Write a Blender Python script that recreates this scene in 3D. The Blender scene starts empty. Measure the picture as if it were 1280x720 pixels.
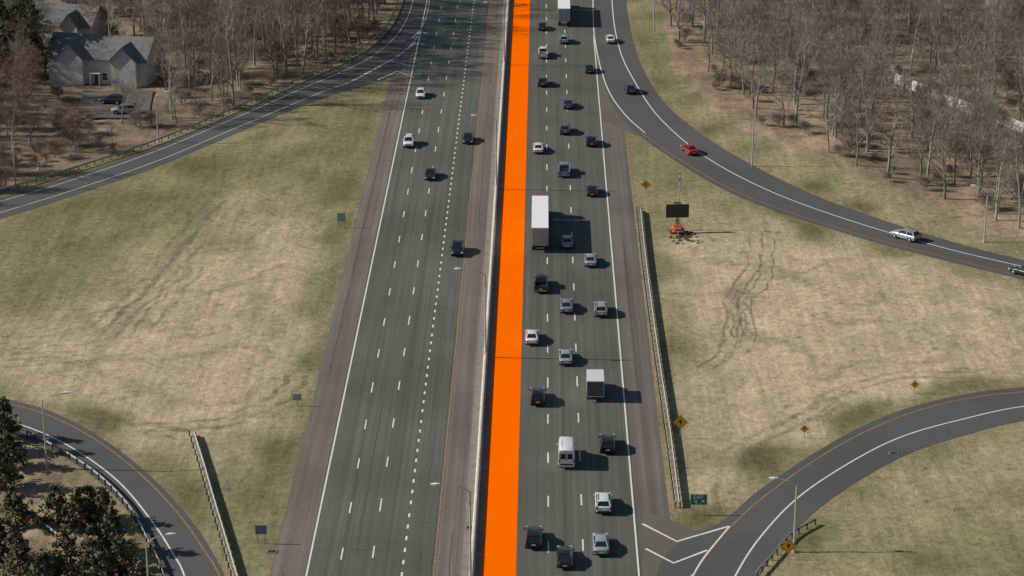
import bpy, bmesh, math, random
import numpy as np
from mathutils import Vector, Matrix, noise, Euler
from mathutils.kdtree import KDTree
R=math.radians
random.seed(7)
scene=bpy.context.scene
# ------------------------------------------------------------------ camera
CH=117.0; PITCH=R(20); YAW=R(0.743); FPX=2899.0
cam_d=bpy.data.cameras.new("camera"); cam=bpy.data.objects.new("camera",cam_d)
scene.collection.objects.link(cam); scene.camera=cam
cam.location=(0,0,CH); cam.rotation_euler=(R(90)-PITCH,0,YAW)
cam_d.sensor_width=36; cam_d.lens=FPX/1280*36; cam_d.clip_start=1; cam_d.clip_end=9000
MR=Euler((R(90)-PITCH,0,YAW)).to_matrix()
def unproject(u,v,z=0.0):
    """image pixel coordinates -> metres on the level-z plane, cast through the camera"""
    d=MR@Vector(((u-640)/FPX,(360-v)/FPX,-1)); t=(CH-z)/-d.z
    return Vector((d.x*t,d.y*t,z))
# ------------------------------------------------------------------ world
w=bpy.data.worlds.new("World"); scene.world=w; w.use_nodes=True
nt=w.node_tree; sky=nt.nodes.new("ShaderNodeTexSky"); sky.sky_type='NISHITA'; sky.sun_disc=False
sky.sun_elevation=R(31); sky.sun_rotation=R(270)
nt.links.new(sky.outputs[0],nt.nodes["Background"].inputs[0]); nt.nodes["Background"].inputs[1].default_value=0.062
sd=bpy.data.lights.new("sun",'SUN'); sd.energy=5.0; sd.angle=R(0.5); sd.color=(1,.95,.875)
sun=bpy.data.objects.new("sun",sd); sun.rotation_euler=(R(-2),-R(59),0); scene.collection.objects.link(sun)
scene.view_settings.view_transform='Standard'
# ------------------------------------------------------------------ materials
def newmat(name):
    m=bpy.data.materials.new(name); m.use_nodes=True
    return m,m.node_tree,m.node_tree.nodes["Principled BSDF"]
def N(nt,t,**k):
    n=nt.nodes.new(t)
    for a,b in k.items(): setattr(n,a,b)
    return n
def tex(nt,scale,detail=4,rough=.6,vscale=(1,1,1),seed=0):
    g=N(nt,"ShaderNodeNewGeometry"); mp=N(nt,"ShaderNodeMapping"); mp.inputs["Scale"].default_value=vscale
    mp.inputs["Location"].default_value=(seed*3.1,seed*7.7,0)
    nt.links.new(g.outputs["Position"],mp.inputs[0])
    n=N(nt,"ShaderNodeTexNoise"); n.inputs["Scale"].default_value=scale; n.inputs["Detail"].default_value=detail; n.inputs["Roughness"].default_value=rough
    nt.links.new(mp.outputs[0],n.inputs["Vector"]); return n.outputs["Fac"]
def ramp(nt,src,stops):
    r=N(nt,"ShaderNodeValToRGB"); e=r.color_ramp.elements
    while len(e)<len(stops): e.new(.5)
    for i,(p,c) in enumerate(stops): e[i].position=p; e[i].color=(c[0],c[1],c[2],1) if hasattr(c,'__len__') else (c,c,c,1)
    nt.links.new(src,r.inputs[0]); return r.outputs[0]
def mul(nt,a,b,fac=1.0,mode='MULTIPLY'):
    m=N(nt,"ShaderNodeMix",data_type='RGBA',blend_type=mode); m.inputs[0].default_value=fac
    nt.links.new(a,m.inputs[6]); nt.links.new(b,m.inputs[7]); return m.outputs[2]
def simple(name,col,rough=.7,metal=0,coat=0,var=0.15,sc=3.0):
    m,nt,b=newmat(name)
    f=tex(nt,sc); c=ramp(nt,f,[(.3,[x*(1-var) for x in col]),(.7,[min(1,x*(1+var)) for x in col])])
    nt.links.new(c,b.inputs["Base Color"]); b.inputs["Roughness"].default_value=rough; b.inputs["Metallic"].default_value=metal
    b.inputs["Coat Weight"].default_value=coat
    return m
def asphalt(name,col,streak=True,seed=0):
    m,nt,b=newmat(name)
    big=ramp(nt,tex(nt,.05,5,.6,seed=seed),[(.3,[x*.84 for x in col]),(.7,[x*1.16 for x in col])])
    fine=ramp(nt,tex(nt,2.2,6,.8,seed=seed+2),[(.25,.76),(.75,1.23)])
    c=mul(nt,big,fine)
    if streak:
        s=ramp(nt,tex(nt,1.0,4,.65,(1.1,.006,1),seed+5),[(.3,.76),(.7,1.24)]); c=mul(nt,c,s)
        s2=ramp(nt,tex(nt,1.0,3,.6,(3.5,.02,1),seed+9),[(.35,.9),(.65,1.1)]); c=mul(nt,c,s2)
        s3=ramp(nt,tex(nt,1.0,2,.5,(.05,.02,1),seed+11),[(.42,.93),(.45,1.03)]); c=mul(nt,c,s3)
    nt.links.new(c,b.inputs["Base Color"]); b.inputs["Roughness"].default_value=.88; b.inputs["Specular IOR Level"].default_value=.3
    return m
M={}
M['lane']=asphalt("lane_asphalt",(.100,.103,.089))
M['laneR']=asphalt("lane_asphalt_worn",(.094,.096,.085),seed=4)
M['shoulder']=asphalt("shoulder_asphalt",(.155,.130,.106),seed=20)
M['shoulderR']=asphalt("outer_shoulder_asphalt",(.125,.113,.097),seed=24)
M['ramp']=asphalt("ramp_asphalt",(.092,.089,.084),False,30)
M['rampsh']=asphalt("ramp_shoulder_asphalt",(.125,.117,.104),False,33)
def paintmat(name,col,worn):
    m,nt,b=newmat(name)
    c=ramp(nt,tex(nt,3.0,5,.75),[(worn-.12,[x*.45 for x in col]),(worn+.1,col)])
    nt.links.new(c,b.inputs["Base Color"]); b.inputs["Roughness"].default_value=.7; return m
M['white']=paintmat("white_road_paint",(.74,.74,.71),.42)
M['yellow']=paintmat("faded_yellow_road_paint",(.42,.25,.12),.5)
M['orange']=simple("orange_surface",(1.0,.15,.0),.95,var=.004)
M['orange'].node_tree.nodes["Principled BSDF"].inputs["Specular IOR Level"].default_value=0
M['conc']=simple("barrier_concrete",(.46,.43,.37),.9,var=.2,sc=.8)
M['concslab']=simple("median_concrete",(.22,.195,.165),.9,var=.2,sc=.8)
M['galv']=simple("galvanised_steel",(.36,.37,.36),.6,.1,var=.25)
M['wood']=simple("weathered_post",(.10,.085,.07),.9)
M['pole']=simple("grey_pole",(.42,.42,.41),.5,.3)
M['lampglass']=simple("lamp_lens",(.7,.7,.68),.3)
M['tire']=simple("tyre_rubber",(.02,.02,.02),.8)
M['hub']=simple("wheel_alloy",(.4,.4,.42),.35,.7)
M['glass']=simple("tinted_window",(.015,.02,.025),.08,var=.02)
M['trim']=simple("black_trim",(.025,.025,.027),.6)
M['tail']=simple("tail_light_red",(.45,.02,.02),.25)
M['head']=simple("headlight_clear",(.75,.77,.8),.15)
M['plate']=simple("number_plate",(.6,.65,.7),.5)
M['chrome']=simple("chrome",(.6,.6,.6),.2,.9)
M['signyellow']=simple("sign_yellow",(.85,.42,.03),.5,var=.05)
M['signgreen']=simple("sign_green",(.01,.19,.11),.45,var=.05)
M['signblue']=simple("sign_back_blue",(.12,.19,.32),.5,var=.1)
M['signgrey']=simple("sign_back_grey",(.30,.33,.36),.5,var=.1)
M['signwhite']=simple("sign_white",(.8,.8,.8),.5,var=.02)
M['black']=simple("matt_black",(.012,.012,.014),.6)
M['safety']=simple("safety_orange_paint",(.50,.17,.08),.6,var=.3)
M['fence']=simple("white_fence_paint",(.75,.75,.73),.7,var=.1)
M['bark']=simple("bare_bark",(.20,.172,.148),.95,var=.35,sc=.4)
M['barkg']=simple("bare_bark_grey",(.27,.243,.215),.95,var=.35,sc=.4)
M['twig']=simple("bare_twigs",(.235,.195,.165),.95,var=.3,sc=.15)
M['twigred']=simple("budding_twigs",(.27,.145,.125),.95,var=.3,sc=.15)
M['needle']=simple("pine_needles",(.05,.062,.03),.85,var=.5,sc=.8)
M['needlel']=simple("pine_needles_dry",(.17,.135,.07),.85,var=.4,sc=.8)
M['siding']=simple("grey_siding",(.46,.465,.46),.8,var=.06)
M['siding2']=simple("cream_siding",(.56,.54,.49),.8,var=.06)
M['roof']=simple("asphalt_shingle",(.16,.157,.155),.95,var=.25,sc=1.2)
M['frame']=simple("white_window_frame",(.75,.75,.75),.6,var=.03)
M['door']=simple("door_paint",(.12,.05,.04),.6)
PAINT={}
def paint(c,metal=.3):
    key=tuple(c)
    if key not in PAINT:
        PAINT[key]=simple("car_paint",c,.32,metal,.8,var=.04)
    return PAINT[key]
WHITE=(.78,.78,.76); SILVER=(.42,.44,.46); GREY=(.13,.14,.155); BLACK=(.022,.022,.027); BLUE=(.05,.07,.12); RED=(.55,.015,.03); LBLUE=(.25,.29,.35)
# ------------------------------------------------------------------ mesh builder
class MB:
    def __init__(s): s.v=[];s.f=[];s.m=[];s.mats=[]
    def mi(s,m):
        if m not in s.mats: s.mats.append(m)
        return s.mats.index(m)
    def face(s,pts,m):
        b=len(s.v); s.v+= [tuple(p) for p in pts]; s.f.append(tuple(range(b,b+len(pts)))); s.m.append(s.mi(m))
    def loft(s,rings,m,cap=True):
        b=len(s.v); n=len(rings[0]); k=s.mi(m)
        for r in rings: s.v+=[tuple(p) for p in r]
        for i in range(len(rings)-1):
            for j in range(n):
                a=b+i*n+j; c=b+i*n+(j+1)%n
                s.f.append((a,c,c+n,a+n)); s.m.append(k)
        if cap:
            s.f.append(tuple(b+j for j in range(n))[::-1]); s.m.append(k)
            s.f.append(tuple(b+(len(rings)-1)*n+j for j in range(n))); s.m.append(k)
    def box(s,c,d,m,top=(1,1)):
        x,y,z=c; a,b,h=d[0]/2,d[1]/2,d[2]/2
        r0=[(x-a,y-b,z-h),(x+a,y-b,z-h),(x+a,y+b,z-h),(x-a,y+b,z-h)]
        a*=top[0]; b*=top[1]
        r1=[(x-a,y-b,z+h),(x+a,y-b,z+h),(x+a,y+b,z+h),(x-a,y+b,z+h)]
        s.loft([r0,r1],m)
    def tube(s,pts,rads,m,n=8,cap=True):
        rings=[]
        for i,p in enumerate(pts):
            p=Vector(p)
            d=(Vector(pts[min(i+1,len(pts)-1)])-Vector(pts[max(i-1,0)])).normalized()
            a=d.orthogonal().normalized() if i==0 else (pa-d*pa.dot(d)).normalized()
            pa=a; b=d.cross(a)
            rings.append([p+(a*math.cos(2*math.pi*k/n)+b*math.sin(2*math.pi*k/n))*rads[i] for k in range(n)])
        s.loft(rings,m,cap)
    def mesh(s,name,smooth=False):
        me=bpy.data.meshes.new(name); me.from_pydata(s.v,[],s.f); me.materials.clear()
        for m in s.mats: me.materials.append(m)
        me.polygons.foreach_set("material_index",s.m); me.update()
        if smooth:
            bm_=bmesh.new(); bm_.from_mesh(me); bmesh.ops.recalc_face_normals(bm_,faces=bm_.faces); bm_.to_mesh(me); bm_.free()
            me.polygons.foreach_set("use_smooth",[True]*len(me.polygons)); me.set_sharp_from_angle(angle=R(38))
        return me
    def obj(s,name,loc=(0,0,0),rot=0,parent=None):
        return link(name,s.mesh(name),loc,rot,parent)
def link(name,me,loc=(0,0,0),rot=0,parent=None,scale=None):
    o=bpy.data.objects.new(name,me); o.location=loc; o.rotation_euler=(0,0,rot)
    if scale: o.scale=scale
    if parent: o.parent=parent
    scene.collection.objects.link(o); return o
# ------------------------------------------------------------------ curves
def spline(pts,n=60):
    P=[Vector(p) for p in pts]; P=[P[0]*2-P[1]]+P+[P[-1]*2-P[-2]]; out=[]
    segs=len(P)-3
    for i in range(segs):
        p0,p1,p2,p3=P[i:i+4]; k=max(2,n//segs)
        for j in range(k):
            t=j/k; out.append(.5*((2*p1)+(p2-p0)*t+(2*p0-5*p1+4*p2-p3)*t*t+(3*p1-p0-3*p2+p3)*t**3))
    out.append(P[-2].copy()); return resample(out,n)
def resample(pts,n):
    L=[0]
    for a,b in zip(pts,pts[1:]): L.append(L[-1]+(b-a).length)
    out=[];j=0
    for i in range(n+1):
        t=L[-1]*i/n
        while j<len(L)-2 and L[j+1]<t: j+=1
        f=(t-L[j])/max(1e-9,L[j+1]-L[j]); out.append(pts[j].lerp(pts[j+1],min(1,f)))
    return out
def S(lst,n=60): return spline([unproject(*p) for p in lst],n)
def length(p): return sum((b-a).length for a,b in zip(p,p[1:]))
def strip(name,A,B,z,mat):
    mb=MB()
    for i in range(len(A)-1):
        q=[A[i],B[i],B[i+1],A[i+1]]; mb.face([(p.x,p.y,z) for p in q],mat)
    return mb.obj(name)
def offset(p,d):
    out=[]
    for i in range(len(p)):
        t=(p[min(i+1,len(p)-1)]-p[max(i-1,0)]).normalized(); out.append(p[i]+Vector((-t.y,t.x,0))*d)
    return out
def line(mb,p,wd,z,mat,dash=None,start=0):
    if dash is None:
        a=offset(p,wd/2);b=offset(p,-wd/2)
        for i in range(len(p)-1): mb.face([(q.x,q.y,z) for q in (a[i],b[i],b[i+1],a[i+1])],mat)
    else:
        L=length(p); fine=resample(p,int(L*2)); on,per=dash; s=start
        while s+on<L:
            i0=int(s*2); i1=int((s+on)*2); seg=fine[i0:i1+1]
            if len(seg)>1: line(mb,[seg[0],seg[-1]] ,wd,z,mat)
            s+=per
V=lambda x,y,z=0:Vector((x,y,z))
# ------------------------------------------------------------------ roads
Y0,Y1=120,1200
def rect(name,x0,x1,z,mat,y0=Y0,y1=Y1):
    return strip(name,[V(x0,y0),V(x0,y1)],[V(x1,y0),V(x1,y1)],z,mat)
rect("road_shoulder",-29.6,-7.0,.012,M['shoulder'])
rect("road_shoulder",-6.98,15.1,.012,M['shoulderR'])
rect("highway_road",-25.9,-11.5,.018,M['lane'])
rect("highway_road",-6.9,11.3,.018,M['laneR'])
rect("orange_overlay_strip",-6.4,-2.55,.026,M['orange'])  # graphic overlay band added as a flat ground strip, not part of the road
rect("median_pavement",-8.6,-6.42,.022,M['concslab'])
rampUR_o=S([(778,-90),(781,-20),(785,20),(797,70),(830,128),(900,183),(1000,236),(1100,274),(1200,305),(1290,328),(1420,360)])
rampUR_i=S([(741,-90),(741,-20),(742,40),(752,95),(778,150),(850,205),(930,249),(1050,290),(1150,318),(1280,350),(1400,378)])
strip("ramp_road",rampUR_o,rampUR_i,.024,M['ramp'])
gore=[unproject(748,88),unproject(752,150),unproject(775,160),unproject(800,172),unproject(780,130)]
mb=MB(); mb.face([(p.x,p.y,.021) for p in gore],M['rampsh']); mb.obj("gore_pavement")
rampUL_o=S([(520,-90),(510,-20),(497,22),(470,55),(430,80),(370,108),(300,140),(200,182),(100,217),(0,247),(-140,285)])
rampUL_i=S([(552,-90),(540,-20),(530,30),(512,72),(487,97),(400,124),(300,165),(200,207),(100,242),(0,274),(-140,315)])
strip("ramp_road",rampUL_o,rampUL_i,.024,M['ramp'])
rampBL_o=S([(-120,468),(0,497),(60,513),(120,543),(180,588),(230,640),(262,685),(292,745),(330,840)])
rampBL_i=S([(-120,510),(0,538),(50,556),(100,584),(145,622),(180,668),(203,715),(215,750),(235,840)])
strip("ramp_road",rampBL_o,rampBL_i,.024,M['ramp'])
rampBR_o=S([(818,860),(812,760),(836,690),(905,650),(950,612),(1040,553),(1120,515),(1200,494),(1280,484),(1400,478)])
rampBR_i=S([(880,860),(928,760),(958,706),(990,666),(1050,616),(1130,570),(1200,546),(1280,526),(1400,512)])
strip("ramp_road",rampBR_o,rampBR_i,.024,M['ramp'])
mb=MB(); mb.face([(p.x,p.y,.0205) for p in [unproject(800,900),unproject(804,640),unproject(846,652),unproject(870,664),unproject(905,652),unproject(900,720),unproject(860,900)]],M['rampsh']); mb.obj("gore_pavement")
# ------------------------------------------------------------------ markings
mk=MB(); W=M['white']; ZL=.031
def st(x,y0=Y0,y1=Y1): return [V(x,y0),V(x,y1)]
line(mk,st(-25.6),.2,ZL,W)
line(mk,st(-22.1),.17,ZL,W,(3.05,12.19),3)
line(mk,st(-18.6),.17,ZL,W,(3.05,12.19),3.6)
line(mk,st(-15.1),.24,ZL,W,(1.0,3.05),2)
line(mk,st(1.05),.17,ZL,W,(3.05,12.19),5)
line(mk,st(4.95),.17,ZL,W,(3.05,12.19),5.5)
line(mk,st(11.0,Y0,unproject(741,45).y),.2,ZL,W)
line(mk,st(-11.6),.16,ZL,M['yellow'])
line(mk,S([(765,-90),(765,0),(774,60),(795,105),(825,148),(880,195),(960,238),(1060,275),(1180,310),(1290,336),(1400,362)],80),.2,ZL,W)
line(mk,S([(741,-20),(743,45),(757,105),(780,142),(806,166)],30),.22,ZL,W)
line(mk,S([(802,166),(850,200),(930,244),(1050,286),(1150,314),(1280,346),(1400,374)],60),.13,ZL,M['yellow'])
line(mk,S([(546,-90),(537,0),(527,35),(508,62),(470,86),(437,103),(400,116),(300,158),(200,200),(100,235),(0,266),(-140,307)],80),.14,ZL,W)
line(mk,S([(528,-90),(520,-20),(508,25),(482,58),(440,84),(370,114),(300,145),(200,187),(100,222),(0,252),(-140,290)],80),.14,ZL,W)
for c in ([(437,103),(487,76),(519,84)],[(472,100),(497,89),(517,97)],[(508,62),(520,53),(530,56)],[(515,48),(525,38),(533,42)]):
    line(mk,[unproject(*p) for p in c],.3,ZL,W)
line(mk,S([(862,725),(885,692),(912,660),(960,617),(1040,562),(1120,523),(1200,500),(1280,490),(1400,484)],60),.16,ZL,M['yellow'])
line(mk,S([(865,722),(880,697),(912,658)],12),.2,ZL+.004,W)
line(mk,S([(800,900),(840,760),(866,718)],12),.2,ZL,W)
line(mk,S([(885,790),(918,722),(950,672),(1000,620),(1070,574),(1130,545),(1200,525),(1280,508),(1400,497)],60),.2,ZL,W)
for c in ([(803,655),(846,677),(911,658)],[(807,686),(842,704),(884,688)]):
    line(mk,[unproject(*p) for p in c],.32,ZL,W)
line(mk,S([(-120,495),(0,524),(50,540),(100,566),(150,604),(190,652),(216,692),(232,725),(260,840)],60),.2,ZL,W)
line(mk,S([(-120,473),(0,502),(60,519),(120,550),(178,595),(225,645),(255,688),(276,725),(310,840)],60),.15,ZL,M['yellow'])
mk.obj("road_markings")
jm=MB(); SEAL=simple("crack_sealant",(.05,.048,.045),.8)
for x in (-24.2,-20.4,-13.2,-11.9,-9.9,2.9,7.4,-28.2,12.9):
    y=Y0
    while y<620:
        L=random.uniform(8,60)
        if random.random()<.5:
            p=[V(x+random.uniform(-.05,.05)+.12*noise.noise((x,y+k*2,0)),y+k*2) for k in range(int(L/2))]
            if len(p)>1: line(jm,p,.05,.0275,SEAL)
        y+=L
for k in range(38):
    y=random.uniform(230,560); x0,x1=random.choice([(-25.4,-11.8),(-2.4,11),(-29.4,-25.7),(11.2,15)]); a=random.uniform(x0,x1-1); b=min(x1,a+random.uniform(2,8))
    line(jm,[V(a+(b-a)*i/8,y+.25*noise.noise((a+i,y,3))) for i in range(9)],.06,.0275,SEAL)
jm.obj("pavement_cracks")
# ------------------------------------------------------------------ ground
roadpts=[]
for c in (rampUR_o,rampUR_i,rampUL_o,rampUL_i,rampBL_o,rampBL_i,rampBR_o,rampBR_i): 
    roadpts+=resample(c,160)
for o_,i_ in ((rampUR_o,rampUR_i),(rampUL_o,rampUL_i),(rampBL_o,rampBL_i),(rampBR_o,rampBR_i)):
    roadpts+=[a.lerp(b,.5) for a,b in zip(resample(o_,160),resample(i_,160))]
kd=KDTree(len(roadpts))
for i,p in enumerate(roadpts): kd.insert((p.x,p.y,0),i)
kd.balance()
def droad(x,y):
    d=kd.find((x,y,0))[2]
    dm=0 if -29.6<x<15.1 else (-29.6-x if x<0 else x-15.1)
    return min(d,dm)
def inpoly(x,y,P):
    c=False;j=len(P)-1
    for i in range(len(P)):
        if (P[i].y>y)!=(P[j].y>y) and x<(P[j].x-P[i].x)*(y-P[i].y)/(P[j].y-P[i].y)+P[i].x: c=not c
        j=i
    return c
woodR=[unproject(*p) for p in [(824,-60),(832,20),(848,72),(885,112),(950,160),(1060,210),(1150,248),(1270,290),(1420,330),(1500,-60)]]
woodL=[unproject(*p) for p in [(-160,270),(0,238),(100,207),(200,172),(300,130),(370,98),(430,70),(470,42),(488,10),(498,-60),(-200,-60)]]
dirtBL=[unproject(*p) for p in [(-60,545),(40,555),(150,640),(195,730),(220,900),(-300,900)]]
litR=[unproject(*p) for p in [(818,-60),(828,20),(842,76),(875,118),(940,160),(1060,212),(1150,250),(1270,296),(1420,336),(1500,-60)]]
tanR=[unproject(*p) for p in [(850,108),(880,128),(950,172),(1060,222),(1150,262),(1270,308),(1420,340),(1400,300),(1150,240),(950,160),(870,108)]]
def sm(a,b,x):
    t=min(1,max(0,(x-a)/(b-a))); return t*t*(3-2*t)
def gz(x,y):
    d=droad(x,y)
    if d<2: return 0
    k=sm(2,14,d)
    if abs(x)>250 or y>750 or y<150: k*=.3
    return k*(.55*noise.noise((x*.05,y*.05,1))+.22*noise.noise((x*.2,y*.2,5))+.10)
def axis(lo,hi,step,far):
    a=list(np.arange(lo,hi+.01,step)); s=step;v=a[-1];r=[]
    while v<far: s*=1.35; v+=s; r.append(v)
    s=step;v=a[0];l=[]
    while v>-far: s*=1.35; v-=s; l.append(v)
    return l[::-1]+a+r
xs=axis(-140,165,1.0,5000); ys=axis(205,560,1.15,5200)
TAN=np.array((.48,.395,.27)); GRN=np.array((.168,.162,.078)); OLV=np.array((.28,.245,.142)); LIT=np.array((.27,.205,.15)); DRT=np.array((.27,.21,.145))
tanb=[(290,390,22,50,1),(60,460,24,16,.85),(330,320,15,26,.6),(1060,400,34,52,1),(1220,430,30,34,1),(900,330,12,30,.8),(900,560,9,20,.7),(1230,600,16,14,.5),(1100,650,10,8,.45),(1000,500,20,24,.95),(200,400,16,26,.5),(60,585,20,20,.9),(300,520,12,8,.5),(150,490,16,8,.7)]
grnb=[(120,270,30,26,.9),(430,170,8,60,.9),(440,300,6,40,.8),(60,340,20,16,.7),(830,195,10,20,.6),(1000,275,30,12,.5),(845,420,4,40,.5),(1180,660,22,12,.5),(250,600,10,16,.8),(330,620,8,20,.7),(870,648,10,4,.7),(380,500,5,20,.6),(300,210,22,16,.7),(820,70,6,40,.8),(1090,600,12,8,.4)]
tb=[(unproject(a,b),rx,ry,s_) for a,b,rx,ry,s_ in tanb]; gb=[(unproject(a,b),rx,ry,s_) for a,b,rx,ry,s_ in grnb]
nx,ny=len(xs),len(ys); co=np.empty((nx*ny,3)); col=np.ones((nx*ny,4)); k=0
for y in ys:
    for x in xs:
        co[k]=(x,y,gz(x,y) if (-260<x<260 and 150<y<760) else 0)
        nz=noise.noise((x*.035,y*.02,2)); n2=noise.noise((x*.13,y*.09,8)); n3=noise.noise((x*.45,y*.4,4)); n4=noise.noise((x*.07+y*.03,y*.05-x*.04,14))
        t=0
        if abs(x)<260 and 150<y<760:
            for p,rx,ry,s_ in tb:
                q=((x-p.x)/rx)**2+((y-p.y)/ry)**2
                t=max(t,s_*(1-sm(.3,1.7,q+nz*.9+n2*.7+n4*.6)))
            gg=0
            for p,rx,ry,s_ in gb:
                q=((x-p.x)/rx)**2+((y-p.y)/ry)**2
                gg=max(gg,s_*(1-sm(.2,1.7,q+nz*.6+n2*.6)))
            d=droad(x,y)
            t*=sm(.5,6,d+n2*6); t*=1-.55*gg
            g=sm(-.4,.35,nz*.5+n2*.7+.22)*(1-.7*gg)
            base=GRN*(1-g)+OLV*g
            base=base*(1+.2*n2)
            c=base*(1-t)+TAN*t*(1+.12*n2+.10*n4)
            e=abs(n4+.35*n2); 
            if t>.2: c=c*(1-.28*(1-sm(.0,.07,e))*t)
            if inpoly(x+2*n2,y+5*n2,woodL): c=LIT*(.85+.35*n2+.25*n3)
            elif inpoly(x+2.5*n2,y+6*n2,litR): c=LIT*(1+.35*n2+.25*n3+.3*nz)
            elif inpoly(x+2*n3,y+5*n2,tanR): c=TAN*.64*(1+.3*n2)
            if d<1.2: c=c*.6+DRT*.4
            if inpoly(x,y,dirtBL): c=DRT*(1.1+.45*n2+.3*n3)
        else: c=OLV
        c=c*(1+.14*n3)
        col[k,:3]=np.clip(c,.02,.8); k+=1
me=bpy.data.meshes.new("ground"); me.vertices.add(nx*ny); me.vertices.foreach_set("co",co.ravel())
ii=np.arange(nx*ny).reshape(ny,nx); q=np.stack([ii[:-1,:-1],ii[:-1,1:],ii[1:,1:],ii[1:,:-1]],-1).reshape(-1,4)
me.loops.add(q.size); me.loops.foreach_set("vertex_index",q.ravel().astype(np.int32))
me.polygons.add(len(q)); me.polygons.foreach_set("loop_start",(np.arange(len(q))*4).astype(np.int32)); me.polygons.foreach_set("loop_total",np.full(len(q),4,dtype=np.int32))
me.update(calc_edges=True); me.validate()
me.polygons.foreach_set("use_smooth",[True]*len(me.polygons))
at=me.color_attributes.new("cover",'FLOAT_COLOR','POINT'); at.data.foreach_set("color",col.ravel())
m,nt,b=newmat("ground_cover"); M['ground']=m
ca=N(nt,"ShaderNodeVertexColor"); ca.layer_name="cover"
c=mul(nt,ca.outputs[0],ramp(nt,tex(nt,.9,8,.75),[(.28,.62),(.72,1.36)]))
c=mul(nt,c,ramp(nt,tex(nt,.16,6,.7,(1,.7,1),3),[(.32,(.84,.87,.8)),(.68,(1.14,1.11,1.08))]))
c=mul(nt,c,ramp(nt,tex(nt,5,4,.8),[(.3,.68),(.7,1.3)]))
c=mul(nt,c,ramp(nt,tex(nt,1.0,4,.7,(.9,.06,1),13),[(.35,.86),(.65,1.12)]))
c=mul(nt,c,ramp(nt,tex(nt,.45,7,.8,seed=21),[(.36,.6),(.43,1.0)]))
nt.links.new(c,b.inputs["Base Color"]); b.inputs["Roughness"].default_value=1; b.inputs["Specular IOR Level"].default_value=.1
bp=N(nt,"ShaderNodeBump"); bp.inputs["Strength"].default_value=.7; bp.inputs["Distance"].default_value=.25
nt.links.new(tex(nt,1.4,8,.75,seed=6),bp.inputs["Height"]); nt.links.new(bp.outputs[0],b.inputs["Normal"])
me.materials.append(m); link("ground",me)
def rutmat(name,col,lo,hi,mx):
    m,nt,b=newmat(name); nt.links.new(ramp(nt,tex(nt,1.5,5,.7),[(.3,[x*.8 for x in col]),(.7,[x*1.2 for x in col])]),b.inputs["Base Color"])
    b.inputs["Roughness"].default_value=1; nt.links.new(mul(nt,ramp(nt,tex(nt,.5,6,.8),[(lo,0.),(hi,mx)]),ramp(nt,tex(nt,.07,3,.6,seed=9),[(.36,.25),(.56,1.)])),b.inputs["Alpha"]); return m
RUT=rutmat("wheel_rut_mud",(.19,.155,.095),.36,.6,.6); RUTG=rutmat("rut_grass",(.19,.16,.09),.38,.64,.52)
rb=MB()
def rut(pts,wd=.45,gap=0,mat=RUT):
    p=S(pts,90); sd_=random.random()*50
    p=[q+Vector((noise.noise((i*.12,sd_,0))*.8,noise.noise((i*.12,sd_,7))*.8,0)) for i,q in enumerate(p)]
    for o in ([0] if not gap else [-gap/2,gap/2]):
        ws=[wd*(.6+.7*abs(noise.noise((i*.3,o+sd_,2)))) for i in range(len(p))]
        a=offset(p,o); t=offset(p,o+1)
        for i in range(len(p)-1):
            if droad(a[i].x,a[i].y)<1.5: continue
            n0=(t[i]-a[i])*ws[i]/2; n1=(t[i+1]-a[i+1])*ws[i+1]/2
            rb.face([(q.x,q.y,gz(q.x,q.y)+.06) for q in (a[i]+n0,a[i]-n0,a[i+1]-n1,a[i+1]+n1)],mat)
rut([(945,290),(940,330),(918,365),(917,405),(905,440),(880,462)],.55,1.9)
rut([(960,300),(955,345),(930,380),(935,420),(915,450)],.45,1.9)
rut([(925,360),(922,390),(925,420)],.45,1.7)
rut([(905,640),(915,575),(950,548),(1000,525),(1050,500)],1.2,2.2,RUTG)
rut([(1000,525),(1060,488),(1130,470),(1220,468)],.8,2.0,RUTG)
rut([(160,535),(230,533),(290,525),(350,497),(372,470)],1.0,2.4)
rut([(60,515),(120,528),(200,540),(240,545)],1.1,2.4,RUTG)
rut([(0,440),(60,437),(120,430),(160,395),(230,320),(290,250)],1.1,2.2,RUTG)
rut([(0,425),(60,424),(110,415),(160,380),(220,310),(270,250)],1.1,2.2,RUTG)
rut([(0,455),(70,450),(140,440),(190,400),(250,330)],.9,2.4,RUTG)
rb.obj("wheel_ruts")
# ------------------------------------------------------------------ barrier / guardrails
bm=MB(); BX=-7.4
prof=[(-.3,0),(-.3,.08),(-.17,.28),(-.09,.74),(.09,.74),(.17,.28),(.3,.08),(.3,0)]
y=Y0
while y<900:
    bm.loft([[(BX+a,y,z+.022) for a,z in prof],[(BX+a,y+5.97,z+.022) for a,z in prof]],M['conc']); y+=6
bm.obj("concrete_median_barrier")
def guardrail(pts,h=.78,name="guardrail",flip=1):
    mat=M['galv']; p=S(pts,80); L=length(p); p=resample(p,max(10,int(L/1.9)))
    mb=MB(); pr=[(0,-.31),(.045,-.27),(.08,-.2),(.03,-.155),(.08,-.11),(.045,-.04),(0,0),(-.02,0),(-.02,-.31)]
    rings=[]
    for i,q in enumerate(p):
        t=(p[min(i+1,len(p)-1)]-p[max(i-1,0)]).normalized(); n_=Vector((-t.y,t.x,0))*flip; z=gz(q.x,q.y)
        rings.append([(q.x+n_.x*a,q.y+n_.y*a,z+h+c_) for a,c_ in pr])
        mb.box((q.x-n_.x*.11,q.y-n_.y*.11,z+h/2-.1),(.15,.15,h+.15),M['wood'])
    mb.loft(rings,mat); return mb.obj(name)
guardrail([(797,264),(802,315),(810,380),(821,460),(833,545),(845,635)],.82,flip=1)
guardrail([(801,266),(806,315),(814,380),(825,460),(838,545),(849,635)],.82,flip=-1)
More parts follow.
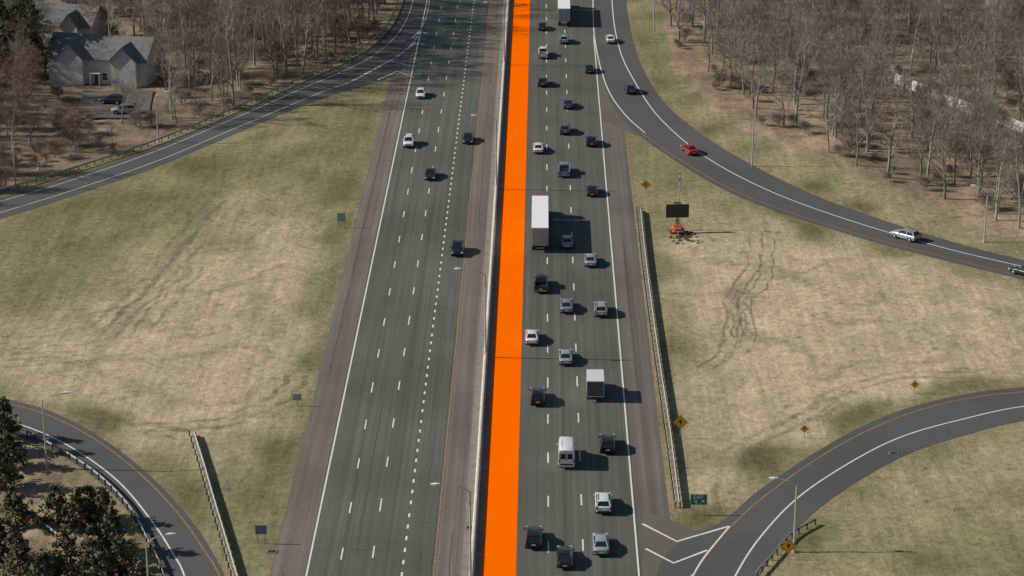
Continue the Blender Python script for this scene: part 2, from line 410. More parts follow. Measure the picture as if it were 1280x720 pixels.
guardrail([(35,545),(85,572),(125,600),(160,636),(185,680),(205,725),(225,830)],flip=1)
guardrail([(238,545),(249,580),(262,625),(277,675),(293,730)],flip=1)
guardrail([(243,547),(254,581),(267,626),(282,676),(298,730)],flip=-1)
guardrail([(945,722),(968,696),(990,672),(1018,656)],flip=1)
guardrail([(30,640),(55,662),(78,680)],flip=1)
guardrail([(-140,277),(0,242),(100,212),(200,178),(300,136),(370,104),(430,76),(470,50),(492,20),(503,-20),(512,-90)],.85,flip=-1)
# ------------------------------------------------------------------ street furniture
def lamp(base,h,arms,al=2.6,name="street_lamp",rise=.7):
    mb=MB(); mb.tube([(0,0,0),(0,0,h)],[.14,.08],M['pole']); mb.tube([(0,0,0),(0,0,.35)],[.24,.2],M['pole'])
    for a in arms:
        dx,dy=math.cos(a),math.sin(a)
        mb.tube([(0,0,h-.1),(dx*al*.4,dy*al*.4,h+rise*.7),(dx*al,dy*al,h+rise)],[.06,.05,.045],M['pole'],6)
        r=lambda s,w_,z:[(dx*s-dy*w_,dy*s+dx*w_,z+h+rise),(dx*s+dy*w_,dy*s-dx*w_,z+h+rise)]
        q0=r(al-.1,.08,-.06)+r(al-.1,.08,.08)[::-1]; q1=r(al+.35,.2,-.09)+r(al+.35,.2,.12)[::-1]; q2=r(al+.9,.12,-.05)+r(al+.9,.12,.06)[::-1]
        mb.loft([q0,q1,q2],M['lampglass'])
    return mb.obj(name,base)
for y in (225,293.7,369.5,452):
    lamp((BX+.0,y,.5),11.6,[math.pi],3.3,"median_street_lamp")
def gp(u,v):
    p=unproject(u,v); p.z=gz(p.x,p.y); return p
lamp(gp(59,586),9.0,[R(15)],2.5)
lamp(gp(992,690),8.2,[R(172)],2.2)
lamp(gp(188,770),8.6,[R(15)],2.2)
lamp(gp(198,178),8.5,[R(10)],1.6)
lamp(gp(404,78),8.8,[R(10)],2.0)
lamp(gp(1230,303),8.5,[R(175)],1.8)
def upole(u,v,h,cross=False):
    mb=MB(); mb.tube([(0,0,0),(0,0,h)],[.15,.1],M['pole'])
    if cross: mb.box((0,0,h-.6),(2.2,.12,.12),M['wood']); mb.tube([(.3,0,h-1.8),(.3,0,h-1.0)],[.2,.2],M['signgrey'],8)
    for x in ((-1,0,1) if cross else ()): mb.box((x,0,h-.47),(.1,.1,.15),M['trim'])
    mb.obj("utility_pole",gp(u,v))
upole(940,208,8.5); upole(817,44,11); upole(20,235,9,True); upole(215,150,10,True); upole(300,112,10,True)
mb=MB(); mb.tube([(0,0,0),(0,0,9.5)],[.11,.07],M['pole']); mb.box((0,0,9.6),(.5,.3,.3),M['pole']); mb.box((.0,0,8.6),(.35,.25,.5),M['signgrey']); mb.obj("camera_pole",gp(848,289))
def sign(base,kind,size,h,name,mat,rot=0):
    mb=MB()
    if kind=='diamond':
        for o,mm,s_ in ((0,mat,size),(-.012,M['black'],size*.9),(-.02,mat,size*.84)):
            mb.face([(0,o,h-s_/1.414),(s_/1.414,o,h),(0,o,h+s_/1.414),(-s_/1.414,o,h)],mm)
        s_=size*.22; mb.face([(-s_*.3,-.03,h-s_),(s_*.3,-.03,h-s_),(s_*.3,-.03,h+s_*.2),(-s_*.3,-.03,h+s_*.2)],M['black'])
        mb.face([(-s_,-.031,h+s_*.2),(s_,-.031,h+s_*.2),(0,-.031,h+s_*1.2)],M['black'])
        mb.box((0,.06,(h+size*.5)/2),(.08,.08,h+size*.5),M['pole'])
    else:
        w_,hh=size; mb.box((0,0,h),(w_,.05,hh),mat)
        for x in ((-w_*.32,w_*.32) if w_>1.2 else (0,)): mb.box((x,.08,(h+hh/2)/2),(.1,.1,h+hh/2),M['pole'])
    return mb,name,base,rot
def put(t): mb,n,b,r=t; return mb.obj(n,b,r)
put(sign(gp(807,243),'diamond',1.15,1.7,"chevron_warning_sign",M['signyellow']))
put(sign(gp(850,548),'diamond',1.35,2.2,"ramp_warning_sign",M['signyellow']))
put(sign(gp(1005,548),'diamond',.8,1.3,"curve_warning_sign",M['signyellow']))
put(sign(gp(1143,492),'diamond',.8,1.3,"curve_warning_sign",M['signyellow']))
put(sign(gp(985,700),'diamond',1.3,1.7,"curve_warning_sign",M['signyellow']))
put(sign(gp(327,680),'rect',(1.3,1.1),1.8,"road_sign",M['signblue'],0))
put(sign(gp(427,285),'rect',(1.3,1.4),1.8,"road_sign",M['signgrey'],0))
put(sign(gp(372,508),'rect',(1.1,.9),1.3,"road_sign",M['signgrey'],0))
mb,n,b_,r=sign(gp(873,644),'rect',(1.95,1.35),2.0,"exit_sign",M['signgreen'])
w2=M['signwhite']
for (x0,x1,z0,z1) in ((-.93,.93,2.62,2.65),(-.93,.93,1.35,1.38),(-.93,-.9,1.38,2.62),(.9,.93,1.38,2.62)):
    mb.face([(x0,-.03,z0),(x1,-.03,z0),(x1,-.03,z1),(x0,-.03,z1)],w2)
def glyph(mb,rows,x,z,px,mat,y=-.032):
    for j,row in enumerate(rows):
        for i,ch in enumerate(row):
            if ch=='#':
                a=x+i*px; b=z-j*px; mb.face([(a,y,b-px),(a+px,y,b-px),(a+px,y,b),(a,y,b)],mat)
G={'E':["###","#..","##.","#..","###"],'X':["#.#","#.#",".#.","#.#","#.#"],'I':["#","#","#","#","#"],'T':["###",".#.",".#.",".#.",".#."],'4':["#.#","#.#","###","..#","..#"],'A':["..####","...###","..#.##",".#...#","#....."]}
x=-.6
for ch in "EXIT": glyph(mb,G[ch],x,2.53,.085,w2); x+=.085*(len(G[ch][0])+1)
glyph(mb,G['4'],-.5,1.95,.1,w2); glyph(mb,G['A'],.1,1.95,.09,w2)
mb.obj("exit_sign",b_,0)
# VMS trailer
mb=MB(); sf=M['safety']
mb.box((0,0,.62),(1.7,2.6,.18),sf); mb.box((0,.2,.98),(1.3,1.2,.55),sf,(.9,.9)); mb.box((0,-.75,.9),(1.1,.6,.4),sf)
mb.tube([(0,-1.3,.6),(0,-2.6,.5)],[.06,.05],sf)
for x in (-.98,.98):
    mb.tube([(x-.1,0,.36),(x+.1,0,.36)],[.36,.36],M['tire'],16); mb.tube([(x-.11,0,.36),(x+.11,0,.36)],[.18,.18],M['hub'],10)
    mb.box((x,0,.78),(.3,.9,.06),sf)
for x in (-1.15,1.15):
    for yy in (-1.1,1.1): mb.box((x,yy,.3),(.1,.1,.6),sf); mb.box((x,yy,.02),(.3,.3,.04),sf); mb.box((x/2,yy,.55),(1.2,.08,.08),sf)
mb.box((0,0,1.9),(.3,.3,1.9),sf); mb.box((0,-.12,2.2),(1.2,.08,.08),sf)
mb.tube([(-.6,0,1.2),(0,0,2.6)],[.09,.09],sf,6); mb.tube([(.6,0,1.2),(0,0,2.6)],[.09,.09],sf,6)
mb.box((0,-.1,3.75),(3.5,.3,2.0),M['black'])
for (cx,cz,a,b) in ((0,4.77,3.56,.06),(0,2.73,3.56,.06),(-1.77,3.75,.06,1.97),(1.77,3.75,.06,1.97)): mb.box((cx,-.1,cz),(a,.36,b),M['trim'])
for i in range(3): mb.box((0,-.262,3.15+i*.6),(3.3,.02,.5),M['glass'])
mb.box((0,.1,5.0),(1.2,.8,.05),M['glass'])
mb.obj("variable_message_sign_trailer",gp(846,292),R(4))
random.seed(3); mb=MB(); cpt=gp(858,298); SOIL=simple("dark_soil",(.07,.055,.04),1,var=.4,sc=1)
for k in range(60):
    a=random.uniform(0,6.28); rr_=random.uniform(0,2.6); x_=cpt.x+math.cos(a)*rr_*1.3; y_=cpt.y+math.sin(a)*rr_*1.2; s_=random.uniform(.15,.5)
    pts=[(x_+math.cos(t)*s_*random.uniform(.7,1.2),y_+math.sin(t)*s_*random.uniform(.7,1.2)) for t in [i*1.047 for i in range(6)]]
    z=gz(x_,y_); mb.loft([[(p0,p1,z-.05) for p0,p1 in pts],[(x_+(p0-x_)*.4,y_+(p1-y_)*.4,z+s_*.45) for p0,p1 in pts]],SOIL)
mb.obj("soil_mound")
mb=MB(); p=S([(1118,106),(1150,118),(1180,131),(1225,148),(1290,172),(1400,210)],60)
for i in range(len(p)-1):
    a,b=p[i],p[i+1]; c=(a+b)/2; L=(b-a).length; z=gz(c.x,c.y)
    t=(b-a).normalized()
    for k in range(int(L/.5)):
        q=a+t*(k*.5+.25); 
        dx,dy=t*.22,Vector((-t.y,t.x,0))*.02
        mb.loft([[tuple(q-dx-dy+Vector((0,0,z+h_))),tuple(q+dx-dy+Vector((0,0,z+h_))),tuple(q+dx+dy+Vector((0,0,z+h_))),tuple(q-dx+dy+Vector((0,0,z+h_)))] for h_ in (.1,2.0)],M['fence'])
    mb.box((a.x,a.y,z+1.1),(.14,.14,2.3),M['fence'])
    mb.tube([a+Vector((0,0,z+2.05)),b+Vector((0,0,z+2.05))],[.05,.05],M['fence'],4)
mb.obj("white_fence")
for u,v in ((1117,567),(588,660),(340,690)):
    pp=gp(u,v)
    mb=MB(); mb.box((0,0,.05),(1.2,.8,.1),M['concslab']); mb.box((0,0,.105),(.9,.6,.02),M['trim']); mb.obj("storm_drain",pp)
# ------------------------------------------------------------------ vehicles
def wheel(mb,x,y,r,wd=.23):
    s=1 if x>0 else -1
    mb.tube([(x-wd/2,y,r),(x-wd*.35,y,r),(x+wd*.35,y,r),(x+wd/2,y,r)],[r*.9,r,r,r*.9],M['tire'],16)
    mb.tube([(x+s*wd*.5,y,r),(x+s*(wd*.5+.015),y,r)],[r*.62,r*.55],M['hub'],10)
def body(mb,stations,mat):
    rings=[]
    for y,w_,zb,zt in stations:
        h=zt-zb
        half=[(w_*.86,zb),(w_*.97,zb+h*.22),(w_,zb+h*.5),(w_*.985,zb+h*.78),(w_*.93,zt-.04),(w_*.86,zt),(w_*.45,zt+.03)]
        rings.append([(a,y,z) for a,z in half]+[(-a,y,z) for a,z in half[::-1]])
    mb.loft(rings,mat)
def cabin(mb,yb0,yt0,yt1,yb1,wb,wt,zb,zt,mat):
    b=[(-wb,yb0,zb),(wb,yb0,zb),(wb,yb1,zb),(-wb,yb1,zb)]; t=[(-wt,yt0,zt),(wt,yt0,zt),(wt,yt1,zt),(-wt,yt1,zt)]
    mb.loft([b,t],M['glass'])
    def roofring(o,z,yo): return [(-wt-o,yt0-yo,z),(-wt*.6,yt0-yo-.05,z),(wt*.6,yt0-yo-.05,z),(wt+o,yt0-yo,z),(wt+o,yt1+yo,z),(wt*.6,yt1+yo+.05,z),(-wt*.6,yt1+yo+.05,z),(-wt-o,yt1+yo,z)]
    r2=[(x*.9,(y_+(.08 if y_<(yt0+yt1)/2 else -.08)),zt+.075) for x,y_,z in roofring(.0,zt,0)]
    mb.loft([roofring(.03,zt-.03,.03),roofring(.02,zt+.03,.02),r2],mat)
    for s in (-1,1):
        for (y0,y1,wd) in ((yb0,yt0,.14),(yb1,yt1,.09),((yb0+yb1)/2-.15,(yt0+yt1)/2,.08)):
            o=.012
            B=[(s*(wb+o),y0-wd/2,zb),(s*(wb+o),y0+wd/2,zb),(s*(wt+o),y1+wd/2,zt),(s*(wt+o),y1-wd/2,zt)]
            I=[(s*(wb-.07),p[1],p[2]) if i<2 else (s*(wt-.07),p[1],p[2]) for i,p in enumerate(B)]
            mb.loft([B,I],mat)
        for (y0,y1,sg) in ((yb0,yt0,-1),(yb1,yt1,1)):
            mb.face([(s*wb,y0+sg*.015,zb),(s*(wb-.1),y0+sg*.015,zb),(s*(wt-.1),y1+sg*.015,zt),(s*wt,y1+sg*.015,zt)],mat)
def details(mb,L,w_,zf,zr,mat,kind):
    f=L/2; r=-L/2
    for s in (-1,1):
        mb.box((s*(w_-.22),f-.06,zf),(.36,.16,.15),M['head']); 
        if kind in('suv','van'): mb.box((s*(w_-.12),r+.06,zr+.08),(.16,.14,.42),M['tail'])
        else: mb.box((s*(w_-.2),r+.05,zr),(.36,.14,.17),M['tail'])
        mb.box((s*(w_+.1),f-1.55 if kind!='van' else f-1.25,zf+.42),(.2,.12,.15),mat)
        for yy in (-.1,-.95): mb.box((s*(w_+.003),yy,zf+.14),(.03,.2,.03),M['trim'])
    mb.box((0,f-.0,zf-.02),(w_*1.05,.06,.2),M['trim']); mb.box((0,f-.02,zf-.3),(w_*1.5,.1,.16),M['trim'])
    mb.box((0,r-.01,zr-.15),(.5,.05,.13),M['plate']); mb.box((0,r+.02,zr-.36),(w_*1.6,.1,.16),M['trim'])
def car(kind,c):
    mb=MB(); mat=paint(c,.15 if c==WHITE else .35)
    if kind=='sedan':
        L=4.75;w_=.91
        body(mb,[(-2.37,.74,.42,.88),(-2.25,.84,.3,.98),(-1.7,.9,.24,1.0),(-.6,.91,.22,.98),(.9,.91,.22,.95),(1.6,.9,.24,.86),(2.15,.84,.28,.76),(2.37,.68,.4,.62)],mat)
        cabin(mb,-1.85,-1.05,.3,1.15,.8,.6,.96,1.4,mat); details(mb,L,w_,.62,.76,mat,kind); ws=(-1.4,1.42);wr=.33
    elif kind=='suv':
        L=4.7;w_=.94
        body(mb,[(-2.33,.8,.48,1.0),(-2.22,.9,.36,1.1),(-1.6,.94,.3,1.1),(.0,.94,.28,1.08),(1.0,.94,.28,1.06),(1.75,.92,.3,.98),(2.2,.86,.36,.88),(2.35,.72,.48,.72)],mat)
        cabin(mb,-2.2,-1.7,.35,1.15,.84,.66,1.06,1.6,mat); details(mb,L,w_,.75,.88,mat,kind)
        for s in (-.6,.6): mb.box((s,-.7,1.71),(.05,1.7,.05),M['trim'])
        ws=(-1.4,1.42);wr=.37
    elif kind=='pickup':
        L=5.7;w_=.99
        body(mb,[(-.75,.99,.4,1.12),(1.4,.99,.38,1.14),(2.3,.97,.4,1.1),(2.75,.9,.45,1.02),(2.85,.8,.5,.85)],mat)
        mb.box((0,-1.8,.56),(1.9,2.1,.34),mat); mb.box((0,-1.8,.745),(1.55,2.0,.03),M['black'])
        for s in (-1,1): mb.box((s*.9,-1.8,.93),(.17,2.1,.42),mat)
        mb.box((0,-2.8,.88),(1.96,.1,.52),mat)
        cabin(mb,-.75,-.62,.95,1.6,.88,.7,1.12,1.74,mat); details(mb,L,w_,.82,.92,mat,kind)
        mb.box((0,-2.9,.55),(1.8,.12,.18),M['chrome']); ws=(-1.75,1.85);wr=.4
    elif kind=='van':
        L=6.0;w_=1.0
        body(mb,[(-2.98,.96,.42,1.3),(-2.85,1.0,.35,1.32),(1.6,1.0,.35,1.3),(2.3,.97,.38,1.15),(2.85,.88,.42,1.0),(3.0,.7,.5,.8)],mat)
        rr=lambda y,zt,w2:[(-.98,y,1.28),(.98,y,1.28),(.97,y,2.0),(w2,y,zt-.1),(w2*.8,y,zt),(-w2*.8,y,zt),(-w2,y,zt-.1),(-.97,y,2.0)]
        mb.loft([rr(-2.97,2.6,.85),rr(-2.7,2.66,.88),rr(1.0,2.66,.88),rr(1.35,2.55,.85)],mat)
        mb.loft([[(-.94,1.35,1.28),(.94,1.35,1.28),(.82,1.35,2.45),(-.82,1.35,2.45)],[(-.9,2.3,1.16),(.9,2.3,1.16),(.8,1.75,2.0),(-.8,1.75,2.0)]],M['glass'])
        for s in (-1,1):
            mb.face([(s*.42-.33,-2.985,1.45),(s*.42+.33,-2.985,1.45),(s*.42+.3,-2.985,2.15),(s*.42-.3,-2.985,2.15)],M['glass'])
            mb.box((s*.6,-.8,2.68),(.05,2.6,.05),M['plate'])
        mb.box((0,-2.99,1.5),(.03,.03,2.0),M['trim'])
        details(mb,L,w_,.9,1.1,mat,kind); ws=(-1.9,1.9);wr=.37
    for yy in ws:
        for s in (-1,1):
            mb.tube([(s*(w_-.2),yy,wr),(s*(w_+.004),yy,wr)],[wr+.07,wr+.07],M['trim'],18)
            wheel(mb,s*(w_-.09),yy,wr)
    return mb.mesh(kind,True)
def boxtruck():
    mb=MB(); W_=paint(WHITE,.1)
    body(mb,[(.9,1.0,.5,1.5),(2.2,1.0,.5,1.45),(2.9,.93,.5,1.2),(3.1,.75,.6,.95)],W_); cabin(mb,.96,1.0,1.5,2.2,.92,.8,1.45,2.1,W_)
    mb.box((0,-1.15,1.85),(2.25,4.1,2.2),W_); mb.box((0,-1.1,.6),(.9,4.2,.25),M['black'])
    mb.box((0,-3.215,1.85),(2.05,.04,2.0),simple("roller_door",(.10,.10,.10),.5)); 
    for i in range(7): mb.box((0,-3.24,1.0+i*.28),(2.0,.02,.03),M['trim'])
    for s in (-1,1):
        mb.box((s*1.1,-3.22,1.85),(.06,.05,2.2),M['galv']); mb.box((s*.9,-3.17,.62),(.25,.06,.14),M['tail']); mb.box((s*1.0,3.0,.8),(.3,.1,.18),M['head'])
    mb.box((0,-3.25,.5),(2.1,.2,.14),M['trim'])
    for x in (-.9,.9): wheel(mb,x,2.1,.42,.28); wheel(mb,x,-1.9,.42,.45)
    return mb.mesh("box_truck",True)
def semi(cabcol,L=16.1):
    mb=MB(); W_=paint((.74,.74,.73),.05); C=paint(cabcol,.2); r=-L/2-2
    yc=r+L/2
    mb.box((0,yc,2.6),(2.55,L,2.8),W_); mb.box((0,yc,1.17),(2.2,L*.97,.12),M['black'])
    mb.box((0,yc,4.02),(2.6,L+.04,.05),M['signwhite'])
    for s in (-1,1):
        mb.box((s*.63,r-.02,2.6),(1.2,.04,2.65),simple("trailer_door",(.36,.37,.39),.5,.1)); mb.box((s*.2,r-.06,2.4),(.05,.05,2.2),M['galv']); mb.box((s*1.0,r-.06,2.4),(.05,.05,2.2),M['galv'])
        mb.box((s*1.26,yc,1.24),(.04,L,.12),M['galv']); mb.box((s*.95,r-.04,1.15),(.4,.06,.12),M['tail'])
        mb.box((s*1.1,r-.03,.62),(.08,.08,.9),M['trim']); mb.box((s*.6,r+1.2,.6),(.05,.1,.9),M['trim'])
        for yy in (r+1.6,r+2.9,r+L-1.2,r+L-2.5): wheel(mb,s*.98,yy,.5,.55)
        for k in range(1,12): mb.box((s*1.28,r+L*k/12,2.6),(.02,.05,2.7),M['galv'])
        mb.box((s*.9,r+L-1.2,.3+.75),(.3,1.0,.08),M['trim'])
    mb.box((0,r-.03,.45),(2.3,.1,.12),M['trim'])
    f=r+L+.5
    mb.box((0,f+.9,2.2),(2.35,1.9,2.5),C,(.92,.95)); mb.box((0,f+.7,3.6),(2.0,1.5,.5),C,(.8,.6))
    mb.loft([[(-1.12,f+1.85,1.9),(1.12,f+1.85,1.9),(1.12,f+1.85,2.9),(-1.12,f+1.85,2.9)],[(-.9,f+2.3,1.9),(.9,f+2.3,1.9),(.85,f+2.0,2.8),(-.85,f+2.0,2.8)]],M['glass'])
    body(mb,[(f+1.8,1.05,.6,1.9),(f+3.2,.95,.6,1.75),(f+3.7,.8,.65,1.5)],C); mb.box((0,f+3.72,1.1),(1.0,.08,.8),M['chrome']); mb.box((0,f+3.8,.6),(2.2,.15,.35),M['chrome'])
    for s in (-1,1):
        wheel(mb,s*1.0,f+2.9,.5,.32); mb.tube([(s*1.1,f-.2,1.0),(s*1.1,f-.2,3.9)],[.09,.09],M['chrome']); mb.box((s*1.35,f+1.8,2.4),(.2,.1,.5),M['trim']); mb.box((s*.9,f+3.6,1.1),(.3,.15,.25),M['head'])
    mb.box((0,f-1.2,.85),(.9,3.6,.2),M['black'])
    return mb.mesh("semi_truck",True)
mesh_cache={}
def vehicle(u,v,kind,c,rot=0,name=None):
    key=(kind,tuple(c))
    if key not in mesh_cache: mesh_cache[key]=car(kind,c)
    h={'sedan':.55,'suv':.65,'pickup':.7,'van':1.1}[kind]
    p=unproject(u,v,h); p.z=.024 if rot==0 or abs(rot-math.pi)<.1 else .03
    nm=name or {'sedan':'car','suv':'suv','pickup':'pickup_truck','van':'cargo_van'}[kind]
    return link(nm,mesh_cache[key],p,rot+random.uniform(-.01,.01))
for u,v,k_,c in [(678,33,'sedan',BLACK),(705,49,'suv',SILVER),(737,86,'sedan',BLACK),(678,102,'suv',BLUE),
    (710,130,'sedan',BLUE),(706,161,'suv',GREY),(739,176,'suv',BLACK),(673,185,'sedan',WHITE),(705,212,'pickup',LBLUE),(740,238,'sedan',BLACK),
    (709,302,'sedan',LBLUE),(738,325,'sedan',SILVER),(676,354,'pickup',BLACK),(708,382,'sedan',LBLUE),(751,386,'suv',SILVER),(665,421,'sedan',WHITE),
    (707,446,'sedan',SILVER),(672,495,'suv',BLACK),(759,554,'suv',BLACK),(708,565,'van',WHITE),(754,628,'suv',WHITE),(667,671,'suv',BLACK),
    (706,696,'sedan',BLACK),(751,680,'sedan',SILVER),(679,66,'pickup',WHITE)]:
    vehicle(u,v,k_,c)
def head(a,b):
    d=unproject(*b)-unproject(*a); return math.atan2(-d.x,d.y)
for u,v,k_,c,a,b in [(763,49,'sedan',WHITE,(775,70),(765,20)),(787,111,'suv',BLUE,(810,135),(782,85)),(862,187,'sedan',RED,(890,205),(840,165)),
    (1132,294,'suv',SILVER,(1180,308),(1080,280)),(1281,340,'sedan',BLACK,(1300,345),(1250,330))]:
    vehicle(u,v,k_,c,head(a,b))
for u,v,k_,c in [(526,117,'sedan',WHITE),(585,173,'sedan',BLACK),(511,177,'suv',WHITE),(538,218,'sedan',BLACK),(572,311,'suv',BLACK)]:
    vehicle(u,v,k_,c,math.pi)
for u,v,c,r in ((140,128,BLACK,R(80)),(155,140,SILVER,R(100))):
    o=vehicle(u,v,'suv',c,r,"parked_car"); o.location.z=.46
p=unproject(744,494,0.6); link("box_truck",boxtruck(),(p.x,unproject(744,503).y+3.2,.02))
me=semi((.3,.05,.04)); p=unproject(674,316); link("semi_truck",me,(p.x+.1,p.y+10.05,.02))
me=semi((.1,.12,.2)); p=unproject(705,34); link("semi_truck",me,(p.x,p.y+10.05,.02))
# ------------------------------------------------------------------ houses
def house(u,v,w_,d,hw,hr,rot,sid,name,gables=(-.25,.3)):
    base=unproject(u,v); base.z=.0
    e=bpy.data.objects.new(name,None); e.location=base; e.rotation_euler=(0,0,rot); scene.collection.objects.link(e)
    mb=MB(); mb.box((0,d/2,hw/2),(w_,d,hw),sid)
    for s in (-1,1): mb.loft([[(s*w_/2,0,hw),(s*w_/2,d,hw),(s*w_/2,d/2,hw+hr)],[(s*(w_/2-.2),0,hw),(s*(w_/2-.2),d,hw),(s*(w_/2-.2),d/2,hw+hr)]],sid)
    gw=w_*.13
    for g in gables:
        x=g*w_; mb.box((x,-.7,hw/2),(gw*2,1.38,hw),sid); mb.loft([[(x-gw,-1.4,hw),(x+gw,-1.4,hw),(x,-1.4,hw+hr*.75)],[(x-gw,-1.2,hw),(x+gw,-1.2,hw),(x,-1.2,hw+hr*.75)]],sid)
    mb.obj("walls",parent=e)
    mb=MB(); k=hr/(d/2)
    for s,y0 in ((1,-.5),(-1,d+.5)):
        ym=d/2; q=[(-w_/2-.5,y0,hw-.5*k),(w_/2+.5,y0,hw-.5*k),(w_/2+.5,ym,hw+hr),(-w_/2-.5,ym,hw+hr)]
        mb.loft([q,[(a,b,c+.2) for a,b,c in q]],M['roof'])
    for g in gables:
        x=g*w_; zt=hw+hr*.75; ye=d/2*.9
        for s in (-1,1):
            q=[(x,-1.8,zt+.03),(x,ye,zt+.03),(x+s*(gw+.4),ye,hw-.4*hr*.75/gw+.03),(x+s*(gw+.4),-1.8,hw-.4*hr*.75/gw+.03)]
            mb.loft([q,[(a,b,c+.2) for a,b,c in q]],M['roof'])
    mb.box((w_*.1,d*.6,hw+hr),(.8,.8,1.8),M['door']); mb.obj("roof",parent=e)
    fr=MB(); gl=MB(); n=int(w_/3); floors=max(1,int(hw/2.7))
    for f in range(floors):
        for i in range(n):
            x=-w_/2+w_*(i+.5)/n; z=1.6+f*2.8; yy=-1.4 if any(abs(x-g*w_)<gw-.5 for g in gables) else 0
            if f==0 and i%3==1: continue
            if yy==0 and any(abs(x-g*w_)<gw+.8 for g in gables): continue
            fr.box((x,yy-.03,z),(1.3,.08,1.6),M['frame']); gl.box((x,yy-.06,z),(1.05,.08,1.35),M['glass']); fr.box((x,yy-.11,z),(1.1,.03,.06),M['frame'])
    fr.obj("window_frames",parent=e); gl.obj("windows",parent=e)
    mb=MB(); x=0
    mb.box((x,-.05,1.05),(1.0,.1,2.1),M['door']); mb.box((x,-.7,2.4),(2.0,1.3,.12),M['frame']); mb.box((x-.9,-1.25,1.2),(.12,.12,2.4),M['frame']); mb.box((x+.9,-1.25,1.2),(.12,.12,2.4),M['frame'])
    mb.obj("doors",parent=e)
house(122,105,20,9,5.2,3.4,R(-12),M['siding'],"grey_house")
house(75,58,14,9,4.6,3.2,R(-12),M['siding2'],"low_house",(.2,))
house(165,22,22,10,6.2,3.2,R(-10),M['siding2'],"apartment_house")
house(20,12,15,10,5.8,3.6,R(-4),M['siding'],"apartment_house")
house(92,20,13,9,5.8,3.4,R(-10),M['siding2'],"apartment_house",(-.2,))
house(255,16,13,10,5.8,3.4,R(-6),M['siding'],"apartment_house")
house(335,8,14,10,5.8,3.4,R(5),M['siding2'],"apartment_house")
house(1290,20,14,10,5.8,3.8,R(10),M['siding2'],"cream_house")
mb=MB(); mb.face([(q.x,q.y,.45) for q in [unproject(95,150),unproject(185,150),unproject(192,116),unproject(105,116)]],M['rampsh']); mb.obj("car_park")
# ------------------------------------------------------------------ trees
def rv(): 
    while True:
        v=Vector((random.uniform(-1,1),random.uniform(-1,1),random.uniform(-1,1)))
        if .1<v.length<1: return v.normalized()
def bare_tree(seed,h,spread,bark,twig,dens=1.0,t0=.25):
    random.seed(seed); mb=MB()
    def twigs(p,d,n,l):
        for _ in range(n):
            t=(d*.7+rv()*.8+Vector((0,0,.35))).normalized(); L=l*random.uniform(.5,1.2); s=t.cross(rv()).normalized()*random.uniform(.011,.022)
            q=p+t*L*.55; mb.face([p-s,p+s,p+t*L],twig)
            t2=(t+rv()*.6).normalized(); s*=.8; mb.face([q-s,q+s,q+t2*L*.6],twig)
    def branch(p,d,L,r,lv):
        n={1:5,2:3}[lv]; pts=[p.copy()]; rd=[r]
        for i in range(n):
            d=(d+rv()*.2+Vector((0,0,.10))).normalized(); p=p+d*L/n; pts.append(p.copy()); rd.append(r*(1-(i+1)/n*.85))
            if lv==1 and i>=1:
                for _ in range(2 if i<4 else 3):
                    dd=(d+rv()*.9).normalized(); branch(p,dd,L*random.uniform(.3,.5),rd[-1]*.6,2)
            if lv==2: twigs(p,d,int(3*dens+random.random()),1.05)
        mb.tube(pts,rd,bark,4 if lv==1 else 3,False)
        twigs(p,d,int(3*dens),.9)
    p=Vector((0,0,-.3)); d=Vector((random.uniform(-.08,.08),random.uniform(-.08,.08),1)).normalized(); pts=[p.copy()]; rd=[h*.012+.05]
    n=10; r0=rd[0]
    for i in range(n):
        d=(d+rv()*.1+Vector((0,0,.1))).normalized(); p=p+d*h/n; pts.append(p.copy()); t=(i+1)/n; rd.append(r0*(1-t)**.8+.02)
        if t>t0:
            for _ in range(2):
                a=random.uniform(0,6.28); up=.45+t*.7; dd=Vector((math.cos(a),math.sin(a),up)).normalized()
                branch(p-d*random.uniform(0,h/n),dd,spread*(1.2-.6*t)*random.uniform(.6,1.3),rd[-1]*.55,1)
    mb.tube(pts,rd,bark,7,False)
    return mb.mesh("bare_tree")
TR=[bare_tree(10+i,random.Random(i).uniform(12,16),5.4,M['bark'] if i%2 else M['barkg'],M['twig'],1.0,.28) for i in range(7)]
TRR=[bare_tree(40+i,9.0,4.2,M['bark'],M['twigred'],1.6,.15) for i in range(2)]
SH=[bare_tree(60+i,3.0,2.0,M['bark'],M['twig'],.8,.1) for i in range(2)]
def pine_mesh(seed,h,rad,dry=.3):
    random.seed(seed); mb=MB(); mb.tube([(0,0,-.2),(0,0,h)],[.05+h*.018,.02],M['bark'],6)
    lv=int(h*2.6)
    for i in range(lv):
        t=i/lv; z=h*(.1+.88*t); R_=rad*(1-t)**.8*random.uniform(.7,1.2)+.12
        for k in range(random.randint(5,8)):
            if random.random()<.12: continue
            a=random.uniform(0,6.28); L=R_*random.uniform(.6,1.15); d=Vector((math.cos(a),math.sin(a),random.uniform(-.15,.3)))
            mb.tube([(0,0,z),d*L+Vector((0,0,z))],[.03,.01],M['bark'],3,False)
            mt=M['needlel'] if random.random()<dry else M['needle']
            for j in range(int(8+14*L)):
                f=random.uniform(.25,1.05); c=Vector((0,0,z))+d*L*f+rv()*.22*(.5+L*.25)
                u_=rv()*random.uniform(.12,.26); v_=rv()*random.uniform(.08,.18); mb.face([c-u_,c+v_,c+u_,c-v_],mt)
    return mb.mesh("pine_tree")
PM=[pine_mesh(80,4.6,2.1,.45),pine_mesh(81,5.4,1.9,.6),pine_mesh(82,3.6,1.9,.4)]; BP=pine_mesh(90,14,4.4,.1)
random.seed(5)
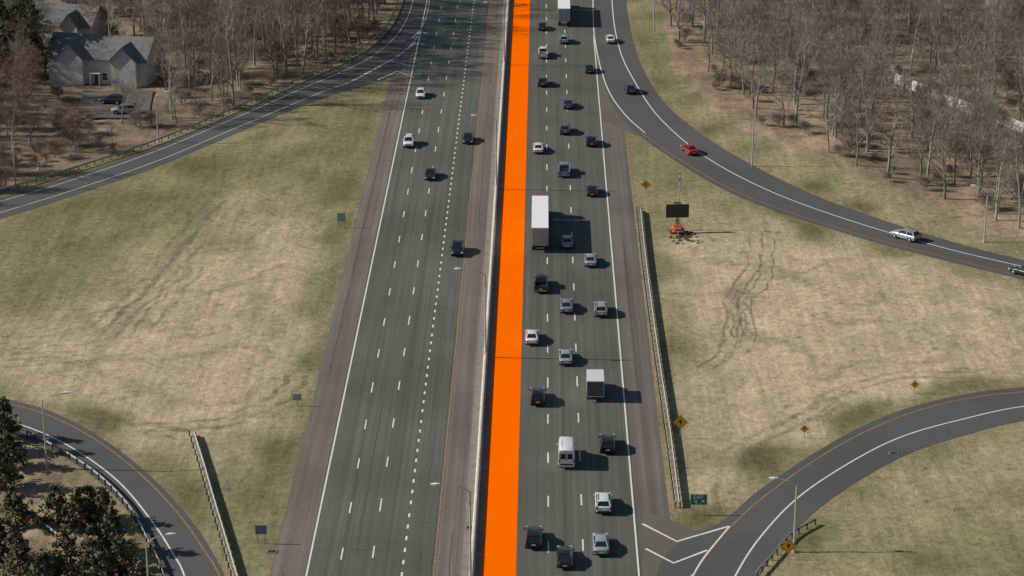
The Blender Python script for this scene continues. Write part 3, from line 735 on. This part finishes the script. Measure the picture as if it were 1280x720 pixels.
for i,(u,v,s_) in enumerate([(72,655,1),(98,662,.9),(112,648,1.1),(130,655,.95),(142,690,1.0),(118,700,1.1),(85,720,1.2),(25,725,1.1),(55,740,1.2),(120,735,1.2),(150,735,1.1),(12,585,1.2),(-5,610,1.3),(8,550,1.0),(160,712,.8),(20,660,1.1),(-12,565,1.3),(0,705,1.2),(175,750,1.0)]):
    p=gp(u,v); s_*=1.12; link("pine_tree",PM[i%3],p,random.uniform(0,6),None,(s_,s_,s_))
for u,v,s_ in ((40,96,1.35),(8,95,1.1),(22,70,1.1)): link("pine_tree",BP,gp(u,v),random.uniform(0,6),None,(s_,s_,s_))
clear=[[unproject(*q) for q in P] for P in ([(62,122),(190,122),(190,70),(62,70)],[(95,152),(187,152),(192,112),(100,112)],[(30,78),(115,78),(115,35),(30,35)],[(-30,44),(370,24),(370,-30),(-30,-30)])]
fencezone=[unproject(*q) for q in [(1110,104),(1180,128),(1290,170),(1290,225),(1180,190),(1100,150)]]
def forest(poly,step,name,fn,jit=.5):
    e=bpy.data.objects.new(name,None); scene.collection.objects.link(e)
    x0=min(p.x for p in poly);x1=max(p.x for p in poly);y0=min(p.y for p in poly);y1=min(600,max(p.y for p in poly)); n=0
    y=y0
    while y<y1:
        x=x0
        while x<x1:
            a=x+random.uniform(-jit,jit)*step; b=y+random.uniform(-jit,jit)*step*1.3
            if inpoly(a,b,poly) and droad(a,b)>2.5 and not any(inpoly(a,b,c) for c in clear):
                n+=1; fn(a,b,e)
            x+=step
        y+=step*1.3
    return n
TOPX=unproject(300,100).x
def fR(a,b,e):
    if random.random()<.1: return
    if inpoly(a,b,fencezone) and random.random()<.7: return
    s_=random.uniform(.7,1.2); link("bare_tree",random.choice(TR),(a,b,gz(a,b)),random.uniform(0,6.28),e,(s_,s_,s_))
def fL(a,b,e):
    s_=random.uniform(.6,1.05); edge=droad(a,b)
    if a<unproject(110,200).x+4 and b<unproject(100,110).y:
        me_=random.choice(TRR) if random.random()<.6 else random.choice(TR); s_*=.9
    else: me_=random.choice(TR)
    if a>TOPX and edge<22: s_=random.uniform(1.0,1.3)
    elif edge<8: s_*=.8
    if unproject(230,100).x>a>unproject(70,100).x and b<unproject(100,100).y:
        if random.random()<.5: return
        s_*=.8
    link("bare_tree",me_,(a,b,gz(a,b)),random.uniform(0,6.28),e,(s_,s_,s_))
def fS(a,b,e):
    if noise.noise((a*.1,b*.1,0))<.0: return
    s_=random.uniform(.4,1.1); link("bare_shrub",random.choice(SH),(a,b,gz(a,b)),random.uniform(0,6.28),e,(s_,s_,s_*.8))
n1=forest(woodR,6.1,"bare_woodland",fR); n2=forest(woodL,5.2,"bare_woodland",fL)
n3=forest(woodR,5.0,"woodland_undergrowth",fS); n4=forest(woodL,4.4,"woodland_undergrowth",fS)
print("TREES",n1,n2,n3,n4)
